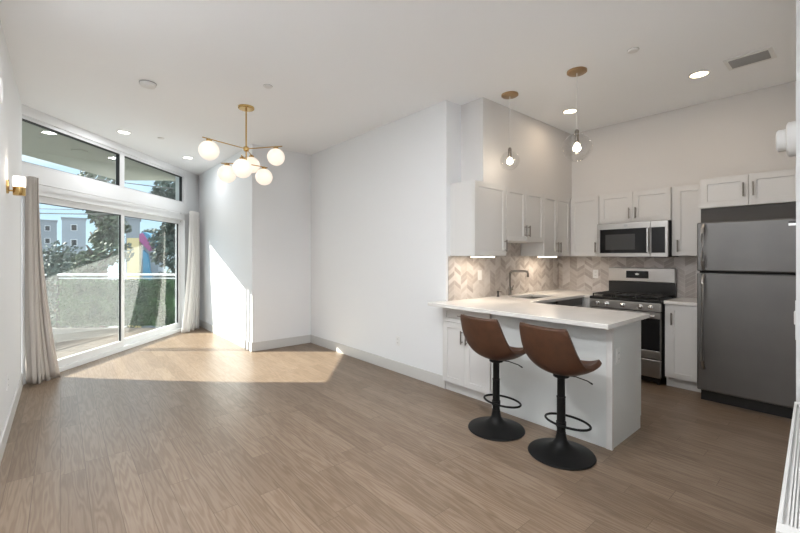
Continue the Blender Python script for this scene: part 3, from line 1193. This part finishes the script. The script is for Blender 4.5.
for bx, by, br in ((0.14, 0.155, 0.04), (0.14, 0.385, 0.034), (0.38, 0.27, 0.045), (0.62, 0.155, 0.045), (0.62, 0.385, 0.03)):
    bm = bmesh.new()
    add_lathe(bm, [(br * 1.3, 0.9255), (br * 1.3, 0.932), (br, 0.934), (br, 0.944), (br * 0.8, 0.947)], 20, Matrix.Translation((bx, by, 0)))
    obj('burner', bm, M['iron'], t)

# --- refrigerator
t = thing('refrigerator', 'stainless top freezer refrigerator at the right side of the kitchen', 'refrigerator', (4.70, 1.045, 0), RZ)
FW, FH = 0.765, 1.73
boxo('case', (0.01, 0.075, 0.12, FW - 0.01, 0.78, FH - 0.01), M['steel_dark'], t, 0.006)
fd = boxo('freezer_door', (0, 0, 1.262, FW, 0.07, FH), M['steel_dark'], t, 0.012)
rd = boxo('fridge_door', (0, 0, 0.115, FW, 0.07, 1.244), M['steel_dark'], t, 0.012)
boxo('door_gap_seal', (0.012, 0.05, 1.244, FW - 0.012, 0.075, 1.262), M['gasket'], t)
boxo('toe_grille', (0.015, 0.09, 0.0, FW - 0.015, 0.76, 0.12), M['black'], t)


def fhandle(parent, z0, z1):
    bm = bmesh.new()
    x = 0.055
    add_tube(bm, [(x, 0.0, z0), (x, -0.045, z0 + 0.035), (x, -0.055, z0 + 0.08), (x, -0.055, z1 - 0.08), (x, -0.045, z1 - 0.035), (x, 0.0, z1)], 0.013, 12)
    obj('handle', bm, M['steel'], parent, smooth=True)


fhandle(fd, 1.28, 1.71)
fhandle(rd, 0.33, 1.225)
boxo('badge', (0.64, -0.003, 1.665, 0.74, 0.001, 1.685), M['chrome'], fd)
boxo('badge', (0.64, -0.002, 1.690, 0.74, 0.001, 1.703), M['slot'], fd)

# --- peninsula
cabinet('base_cabinet', 'white peninsula cabinet with one drawer and two doors facing the living room', (3.03, YE - 0.002, 0), RZ, 0.638, BHT, 0.60,
        [(0.026, 0.292, 0.318 - 0.03, 0.60), (0.318, 0.30, 0.318 + 0.03, 0.60)], toe=0.11,
        drawers=[(0.028, 0.735, 0.59, 0.145, 0.32, 0.808)])
t = thing('peninsula_base', 'pale panelled base under the overhanging end of the white peninsula', 'kitchen island', (0, 0, 0))
boxo('back_panel', (3.03, 1.215, 0.0, 3.05, 2.227, BHT), M['panel'], t)
boxo('end_panel', [(3.055, 1.18, 0.10, 3.62, 1.20, BHT), (3.055, 1.18, 0.0, 3.605, 1.20, 0.10)], M['panel'], t)
boxo('corner_trim', (3.022, 1.172, 0.0, 3.055, 1.215, BHT), M['cab'], t, 0.002)
boxo('body', (3.05, 1.20, 0.10, 3.58, 2.227, BHT), M['cab'], t)
boxo('toe_kick', (3.05, 1.20, 0.0, 3.52, 2.227, 0.10), M['cab'], t)
for y0 in (1.22, 1.725):
    bm = bmesh.new()
    add_box(bm, 3.582, y0, 0.12, 3.60, y0 + 0.495, BHT - 0.01)
    d = obj('door', bm, M['cab'], t, bevel=0.002)
    bm = bmesh.new()
    add_tube(bm, [(3.63, y0 + 0.44, 0.65), (3.63, y0 + 0.44, 0.78)], 0.0055, 8)
    for z in (0.67, 0.76):
        add_tube(bm, [(3.60, y0 + 0.44, z), (3.63, y0 + 0.44, z)], 0.0045, 8)
    obj('handle', bm, M['nickel'], d, smooth=True)


# ================================================================ BAR STOOLS
def stool(label, x, y, rz):
    t = thing('bar_stool', label, 'bar stool', (x, y, 0), rz, 'bar stools at the peninsula')
    bm = bmesh.new()
    add_lathe(bm, [(0.222, 0.0), (0.226, 0.006), (0.222, 0.014), (0.19, 0.024), (0.14, 0.038), (0.09, 0.056), (0.058, 0.078), (0.04, 0.105), (0.033, 0.14), (0.031, 0.16)], 48)
    obj('base', bm, M['blackmetal'], t, smooth=True)
    bm = bmesh.new()
    add_lathe(bm, [(0.029, 0.15), (0.029, 0.40), (0.031, 0.402), (0.031, 0.41)], 24)
    add_lathe(bm, [(0.026, 0.41), (0.026, 0.55)], 24)
    obj('column', bm, M['blackmetal'], t, smooth=True)
    # footrest ring in front of the column
    bm = bmesh.new()
    pts = []
    for k in range(32):
        a = 2 * PI * k / 32
        pts.append((0.075 + 0.105 * math.cos(a), 0.165 * math.sin(a), 0.212))
    add_tube(bm, pts, 0.0085, 10, closed=True)
    add_lathe(bm, [(0.034, 0.195), (0.034, 0.232)], 20)
    obj('footrest', bm, M['blackmetal'], t, smooth=True)
    bm = bmesh.new()
    add_tube(bm, [(0.03, -0.02, 0.556), (0.07, -0.07, 0.553), (0.115, -0.13, 0.53), (0.135, -0.155, 0.51)], [0.004, 0.004, 0.004, 0.006], 8)
    obj('lift_lever', bm, M['blackmetal'], t, smooth=True)
    bm = bmesh.new()
    add_lathe(bm, [(0.05, 0.548), (0.055, 0.552), (0.055, 0.570)], 20)
    obj('seat_plate', bm, M['blackmetal'], t)
    # shell (profile x forward, z up, half width, side lift)
    prof = [(-0.245, 0.925, 0.186, 0.034), (-0.236, 0.885, 0.200, 0.038), (-0.222, 0.83, 0.209, 0.046), (-0.205, 0.77, 0.217, 0.055),
            (-0.184, 0.71, 0.224, 0.066), (-0.153, 0.65, 0.229, 0.078), (-0.108, 0.608, 0.232, 0.086), (-0.045, 0.586, 0.232, 0.086),
            (0.03, 0.580, 0.230, 0.076), (0.10, 0.590, 0.226, 0.074), (0.16, 0.608, 0.214, 0.062), (0.21, 0.628, 0.192, 0.044)]
    n = len(prof)
    nt_ = 14
    bm = bmesh.new()
    g = []
    for i, (px, pz, w, c) in enumerate(prof):
        a = Vector(prof[max(i - 1, 0)][:2])
        b = Vector(prof[min(i + 1, n - 1)][:2])
        tn = (b - a).normalized()
        nx, nz_ = -tn.y, tn.x          # inner normal (forward for the back, up for the seat)
        if nz_ < 0 and nx < 0:
            nx, nz_ = -nx, -nz_
        row = []
        for k in range(nt_ + 1):
            s = -1 + 2 * k / nt_
            lift = c * abs(s) ** 2.2
            yy = w * (s * (1 - 0.05 * abs(s) ** 3))
            row.append(bm.verts.new((px + nx * lift, yy, pz + nz_ * lift)))
        g.append(row)
    for i in range(n - 1):
        for k in range(nt_):
            bm.faces.new((g[i][k], g[i][k + 1], g[i + 1][k + 1], g[i + 1][k]))
    o = obj('seat_shell', bm, M['leather'], t)
    for p in o.data.polygons:
        p.use_smooth = True
    s = o.modifiers.new('thick', 'SOLIDIFY')
    s.thickness = 0.038
    s.offset = 0.0
    b = o.modifiers.new('bevel', 'BEVEL')
    b.width = 0.009
    b.segments = 3
    b.angle_limit = math.radians(50)
    ss = o.modifiers.new('sub', 'SUBSURF')
    ss.levels = ss.render_levels = 1
    # piping on the rim
    bm = bmesh.new()
    rim = [v for v in [(q[0], q[1], q[2], q[3]) for q in prof]]
    top = []
    for k in range(nt_ + 1):
        s_ = -1 + 2 * k / nt_
        px, pz, w, c = prof[0]
        top.append((px - 0.013 + c * abs(s_) ** 2.2, w * (s_ * (1 - 0.05 * abs(s_) ** 3)), pz + 0.006))
    add_tube(bm, top, 0.003, 6)
    obj('seam_piping', bm, M['thread'], t)
    return t


stool('tan leather bucket bar stool on black pedestal nearer the cabinet doors, left one', 2.69, 1.935, math.radians(-3))
stool('tan leather bucket bar stool on black pedestal nearer the peninsula end, right one', 2.70, 1.39, math.radians(-6))

# ================================================================ CEILING FIXTURES
def downlight(label, x, y, power, col, lens):
    t = thing('recessed_light', label, 'ceiling light', (x, y, ZC), 0)
    bm = bmesh.new()
    add_lathe(bm, [(0.085, 0.0), (0.083, -0.006), (0.068, -0.009), (0.066, -0.004)], 32, cap0=False, cap1=False)
    obj('trim_ring', bm, M['plastic'], t, smooth=True)
    bm = bmesh.new()
    add_lathe(bm, [(0.066, -0.003), (0.05, -0.005)], 32)
    obj('lens', bm, lens, t)
    area(t, (0, 0, -0.014), power, col, 0.13)
    return t


NEU = (0.96, 0.98, 1.0)
WARM = (1.0, 0.80, 0.60)
downlight('recessed ceiling light near the middle of the transom window', 0.645, 6.411, LIVING_W * 0.13, NEU, M['lens'])
downlight('recessed ceiling light in the far corner near the white curtain', 1.626, 7.359, LIVING_W * 0.10, NEU, M['lens'])
downlight('recessed ceiling light near the ceiling vent above the refrigerator', 4.418, 0.965, KITCHEN_W, WARM, M['lens_warm'])
downlight('recessed ceiling light behind the right pendant cord', 4.42, 2.17, KITCHEN_W, WARM, M['lens_warm'])
downlight('added out of view fill light over the left side of the living room', 0.30, 2.45, LIVING_W * 0.55, NEU, M['lens'])  # this and the next three: unseen lamps added to brighten the room
downlight('added out of view fill light over the middle of the living room', 1.35, 1.60, LIVING_W * 0.3, NEU, M['lens'])
downlight('added out of view fill light above the spot where one enters', 0.25, 0.9, LIVING_W * 0.35, NEU, M['lens'])
downlight('added out of view fill light in the entry behind', 0.45, -1.0, LIVING_W * 0.8, NEU, M['lens'])


def ceiling_disc(name, label, cat, x, y, r, h, m, m2):
    t = thing(name, label, cat, (x, y, ZC))
    bm = bmesh.new()
    add_lathe(bm, [(r, 0), (r * 0.98, -h * 0.5), (r * 0.86, -h), (r * 0.5, -h * 1.15)], 28)
    obj('cover', bm, m, t, smooth=True)
    bm = bmesh.new()
    add_lathe(bm, [(r * 1.03, 0), (r * 1.03, -h * 0.22)], 28)
    obj('base_ring', bm, m2, t)
    return t


ceiling_disc('smoke_detector', 'round white smoke detector on the ceiling above the living room', 'smoke detector', 0.638, 4.454, 0.07, 0.035, M['plastic'], M['plastic_gr'])
ceiling_disc('sprinkler_cover', 'small white sprinkler cover on the kitchen ceiling', 'sprinkler', 3.502, 1.199, 0.042, 0.012, M['plastic'], M['plastic_gr'])
ceiling_disc('sprinkler_cover', 'small white sprinkler cover just behind the chandelier canopy', 'sprinkler', 1.537, 3.77, 0.042, 0.012, M['plastic'], M['plastic_gr'])
ceiling_disc('sprinkler_cover', 'small white sprinkler cover between the two far recessed lights', 'sprinkler', 1.071, 6.397, 0.042, 0.012, M['plastic'], M['plastic'])

t = thing('ceiling_vent', 'white rectangular louvred air vent on the kitchen ceiling', 'vent', (4.40, 0.62, ZC))
boxo('frame', [(-0.13, -0.16, -0.008, 0.13, -0.13, 0), (-0.13, 0.12, -0.008, 0.13, 0.15, 0), (-0.13, -0.13, -0.008, -0.09, 0.12, 0), (0.09, -0.13, -0.008, 0.13, 0.12, 0)], M['plastic'], t, 0.002)
boxo('recess', (-0.09, -0.13, -0.002, 0.09, 0.12, -0.0005), M['plastic_gr'], t)
for k in range(9):
    x = -0.08 + k * 0.02
    bm = bmesh.new()
    add_box(bm, -0.007, -0.13, -0.001, 0.007, 0.12, 0.001, mx=Matrix.Translation((x, 0, -0.008)) @ Matrix.Rotation(0.7, 4, 'Y'))
    obj('slat', bm, M['plastic_gr'], t)


def pendant(label, x, y, zc, r, power):
    t = thing('pendant_light', label, 'pendant light', (x, y, ZC), 0, 'glass pendants over the peninsula')
    bm = bmesh.new()
    add_lathe(bm, [(0.084, 0), (0.084, -0.014), (0.076, -0.02), (0.012, -0.022)], 32)
    obj('canopy', bm, M['brass_dk'], t, smooth=True)
    zt_ = zc - ZC
    bm = bmesh.new()
    add_tube(bm, [(0, 0, -0.02), (0, 0, zt_ + r + 0.03)], 0.0032, 8)
    obj('cord', bm, M['plastic'], t)
    bm = bmesh.new()
    add_lathe(bm, [(0.012, zt_ + r + 0.035), (0.018, zt_ + r + 0.02), (0.018, zt_ + r * 0.35), (0.016, zt_ + r * 0.33)], 20)
    obj('socket', bm, M['nickel'], t, smooth=True)
    bm = bmesh.new()
    prof = []
    for k in range(2, 33):
        a = PI * k / 32
        prof.append((r * math.sin(a) * (1 + 0.012 * math.sin(a * 14)), zt_ + r * math.cos(a)))
    add_lathe(bm, prof, 32, cap0=False, cap1=True)
    obj('glass_globe', bm, M['pend'], t, smooth=True)
    bm = bmesh.new()
    add_lathe(bm, [(0.010, zt_ + r * 0.33), (0.018, zt_ + r * 0.2), (0.030, zt_ + 0.004), (0.033, zt_ - 0.010), (0.028, zt_ - 0.026), (0.012, zt_ - 0.036)], 20)
    obj('bulb', bm, M['bulb'], t, smooth=True)
    point(t, (0, 0, zt_ - 0.055), power, (1.0, 0.84, 0.66), 0.015)
    return t


pendant('clear glass globe pendant over the far half of the peninsula, left one', 3.50, 2.35, 1.4 + 96 / 396 * 4.065, 0.098, 0.35)
pendant('clear glass globe pendant over the near half of the peninsula, right one', 3.515, 1.662, 1.4 + 109.3 / 396 * 3.551, 0.125, 0.35)

# --- chandelier
HX, HY = W(-1.711, 4.404)
t = thing('chandelier', 'brass chandelier with six white opal glass globes over the living room', 'chandelier', (HX, HY, ZC))
bm = bmesh.new()
add_lathe(bm, [(0.085, 0), (0.085, -0.02), (0.078, -0.026), (0.02, -0.028)], 32)
obj('canopy', bm, M['brass'], t, smooth=True)
bm = bmesh.new()
zh1, zh2 = 2.60 - ZC, 2.435 - ZC
add_tube(bm, [(0, 0, -0.025), (0, 0, zh2 - 0.02)], 0.0085, 12)
obj('stem', bm, M['brass'], t, smooth=True)
for z in (zh1, zh2):
    bm = bmesh.new()
    add_lathe(bm, [(0.012, z - 0.03), (0.028, z - 0.018), (0.032, z), (0.028, z + 0.018), (0.012, z + 0.03)], 20)
    obj('hub', bm, M['brass'], t, smooth=True)
GR = 0.097
globes = [  # u, v of the globe, depth, which hub
    (209, 150.5, 4.04, 0), (276, 157, 4.56, 0), (251.5, 165.0, 4.86, 0),
    (227, 174, 4.44, 1), (264, 177, 4.74, 1), (242.5, 168.5, 4.10, 1)]
for (u, v, d, hb) in globes:
    lat = (u - 400) / 396 * d
    gx, gy = W(lat, d)
    gx -= HX
    gy -= HY
    gz = 1.4 + (256.8 - v) / 396 * d - ZC
    zh = zh1 if hb == 0 else zh2
    dirv = Vector((gx, gy, 0))
    ln = dirv.length
    dirv.normalize()
    top = gz + GR + 0.01
    bm = bmesh.new()
    # the arm runs from the hub over the globe and a little past it
    zend = max(top, min(zh, top + 0.03))
    add_tube(bm, [(0, 0, zh), (gx, gy, top + 0.012), (gx + dirv.x * 0.07, gy + dirv.y * 0.07, top + 0.012 + (top + 0.012 - zh) / ln * 0.07)], 0.0055, 8)
    arm = obj('arm', bm, M['brass'], t, smooth=True)
    bm = bmesh.new()
    add_lathe(bm, [(0.010, top + 0.018), (0.026, top + 0.006), (0.030, top - 0.012)], 20, Matrix.Translation((gx, gy, 0)))
    obj('globe_cap', bm, M['brass'], arm, smooth=True)
    bm = bmesh.new()
    prof = [(GR * math.sin(PI * k / 24), gz + GR * math.cos(PI * k / 24)) for k in range(1, 24)]
    add_lathe(bm, prof, 32, Matrix.Translation((gx, gy, 0)))
    obj('glass_globe', bm, M['globe'], arm, smooth=True)

# --- sconce on the left wall
t = thing('wall_sconce', 'brass wall sconce with white glass cup on the left wall', 'wall lamp', (XL, 4.37, 1.953))
bm = bmesh.new()
add_lathe(bm, [(0.056, 0), (0.056, 0.010), (0.048, 0.014)], 28, Matrix.Rotation(PI / 2, 4, 'Y'))
obj('backplate', bm, M['brass'], t, smooth=True)
bm = bmesh.new()
add_tube(bm, [(0.012, 0, -0.03), (0.05, 0, -0.03)], 0.007, 10)
obj('arm', bm, M['brass'], t, smooth=True)
bm = bmesh.new()
add_lathe(bm, [(0.035, -0.065), (0.038, -0.061), (0.038, 0.0), (0.035, 0.002)], 28, Matrix.Translation((0.072, 0, 0)))
obj('cup', bm, M['brass'], t, smooth=True)
bm = bmesh.new()
add_lathe(bm, [(0.037, 0.003), (0.039, 0.02), (0.039, 0.080), (0.035, 0.086)], 28, Matrix.Translation((0.072, 0, 0)))
obj('glass_shade', bm, M['shade'], t, smooth=True)
point(t, (0.072, 0, 0.125), 0.5, (1.0, 0.88, 0.74), 0.03)

# --- round device near the top of the left wall
t = thing('wall_speaker', 'round dark rimmed device high on the left wall', 'wall device', (XL, 3.60, 2.47))
bm = bmesh.new()
add_lathe(bm, [(0.075, 0), (0.075, 0.02)], 28, Matrix.Rotation(PI / 2, 4, 'Y'))
obj('mount', bm, M['brass_dk'], t, smooth=True)
bm = bmesh.new()
add_lathe(bm, [(0.08, 0.02), (0.078, 0.032), (0.06, 0.038)], 28, Matrix.Rotation(PI / 2, 4, 'Y'))
obj('cover', bm, M['plastic'], t, smooth=True)


# ================================================================ OUTLETS AND WALL DEVICES
def outlet(name, label, cat, loc, rz, kind='outlet', m=None):
    t = thing(name, label, cat, loc, rz)
    boxo('cover_plate', (-0.035, 0.0, -0.057, 0.035, 0.006, 0.057), M['plastic'] if m is None else m, t, 0.002, mx=Matrix.Scale(-1, 4, (0, 1, 0)))
    if kind == 'outlet':
        for z in (-0.022, 0.022):
            s = boxo('socket', (-0.017, -0.009, z - 0.014, 0.017, -0.006, z + 0.014), M['plastic'], t, 0.002)
            boxo('slot', [(-0.008, -0.0095, z - 0.004, -0.005, -0.009, z + 0.006), (0.005, -0.0095, z - 0.004, 0.008, -0.009, z + 0.006)], M['slot'], s)
    else:
        boxo('rocker', (-0.017, -0.010, -0.033, 0.017, -0.006, 0.033), M['plastic'], t, 0.002)
    return t


outlet('wall_outlet', 'white wall outlet low on the left wall beside the beige curtain', 'outlet', (XL + 0.0005, 4.38, 0.41), PI / 2)
outlet('wall_outlet', 'white wall outlet low on the sunlit wall beside the white curtain', 'outlet', (XS - 0.0005, 6.62, 0.34), -PI / 2)
outlet('wall_outlet', 'white wall outlet low on the long plain wall left of the peninsula', 'outlet', (XM - 0.0005, 3.66, 0.38), -PI / 2)
outlet('wall_outlet', 'white outlet on the end panel of the peninsula', 'outlet', (3.14, 1.1795, 0.665), 0)
outlet('wall_outlet', 'white outlet in the backsplash left of the range', 'outlet', (XB - 0.0085, 2.34, 1.17), -PI / 2)
outlet('light_switch', 'white switch in the backsplash under the leftmost wall cabinet', 'light switch', (3.66, YE - 0.0085, 1.19), 0, 'switch')

# fan-coil heater under the right wall, slats on its top
ang = math.atan2(0.238 - 0.162, 3.10 - 1.646)
t = thing('wall_heater', 'long white console heater with slatted top at the right edge', 'heater', (1.646, 0.162, 0), ang)
HL = 1.44
boxo('case', [(-0.05, -0.165, 0.05, HL, 0.0, 0.585)], M['plastic'], t, 0.004)
boxo('plinth', [(0.0, -0.16, 0.0, HL - 0.05, -0.02, 0.05)], M['plastic_gr'], t)
boxo('top_rim', [(-0.055, -0.165, 0.585, 0.0, 0.005, 0.60), (HL - 0.04, -0.165, 0.585, HL, 0.005, 0.60),
                 (0.0, -0.006, 0.585, HL - 0.04, 0.005, 0.60), (0.0, -0.165, 0.585, HL - 0.04, -0.15, 0.60)], M['plastic'], t, 0.002)
for k in range(16):
    y = -0.015 - k * 0.0084
    boxo('slat', (0.002, y - 0.0048, 0.587, HL - 0.042, y, 0.597), M['plastic'], t)

t = thing('wall_chime', 'white round stepped device high on the wall at the right edge', 'wall device', (3.40, 0.2455, 2.12), 0)
mxr = Matrix.Rotation(-PI / 2, 4, 'X')
bm = bmesh.new()
add_lathe(bm, [(0.105, 0), (0.105, 0.045), (0.095, 0.052)], 32, mxr)
obj('housing', bm, M['plastic'], t, smooth=True)
bm = bmesh.new()
add_lathe(bm, [(0.066, 0.052), (0.066, 0.092), (0.056, 0.100)], 32, mxr)
obj('sensor', bm, M['plastic'], t, smooth=True)
t = thing('thermostat', 'small white box on the wall at the right edge beside the refrigerator', 'thermostat', (3.40, 0.2455, 1.02), 0)
boxo('housing', (-0.06, 0, -0.12, 0.06, 0.014, 0.12), M['plastic'], t, 0.005)
boxo('dial', (-0.03, 0.014, -0.03, 0.03, 0.022, 0.05), M['plastic'], t, 0.003)
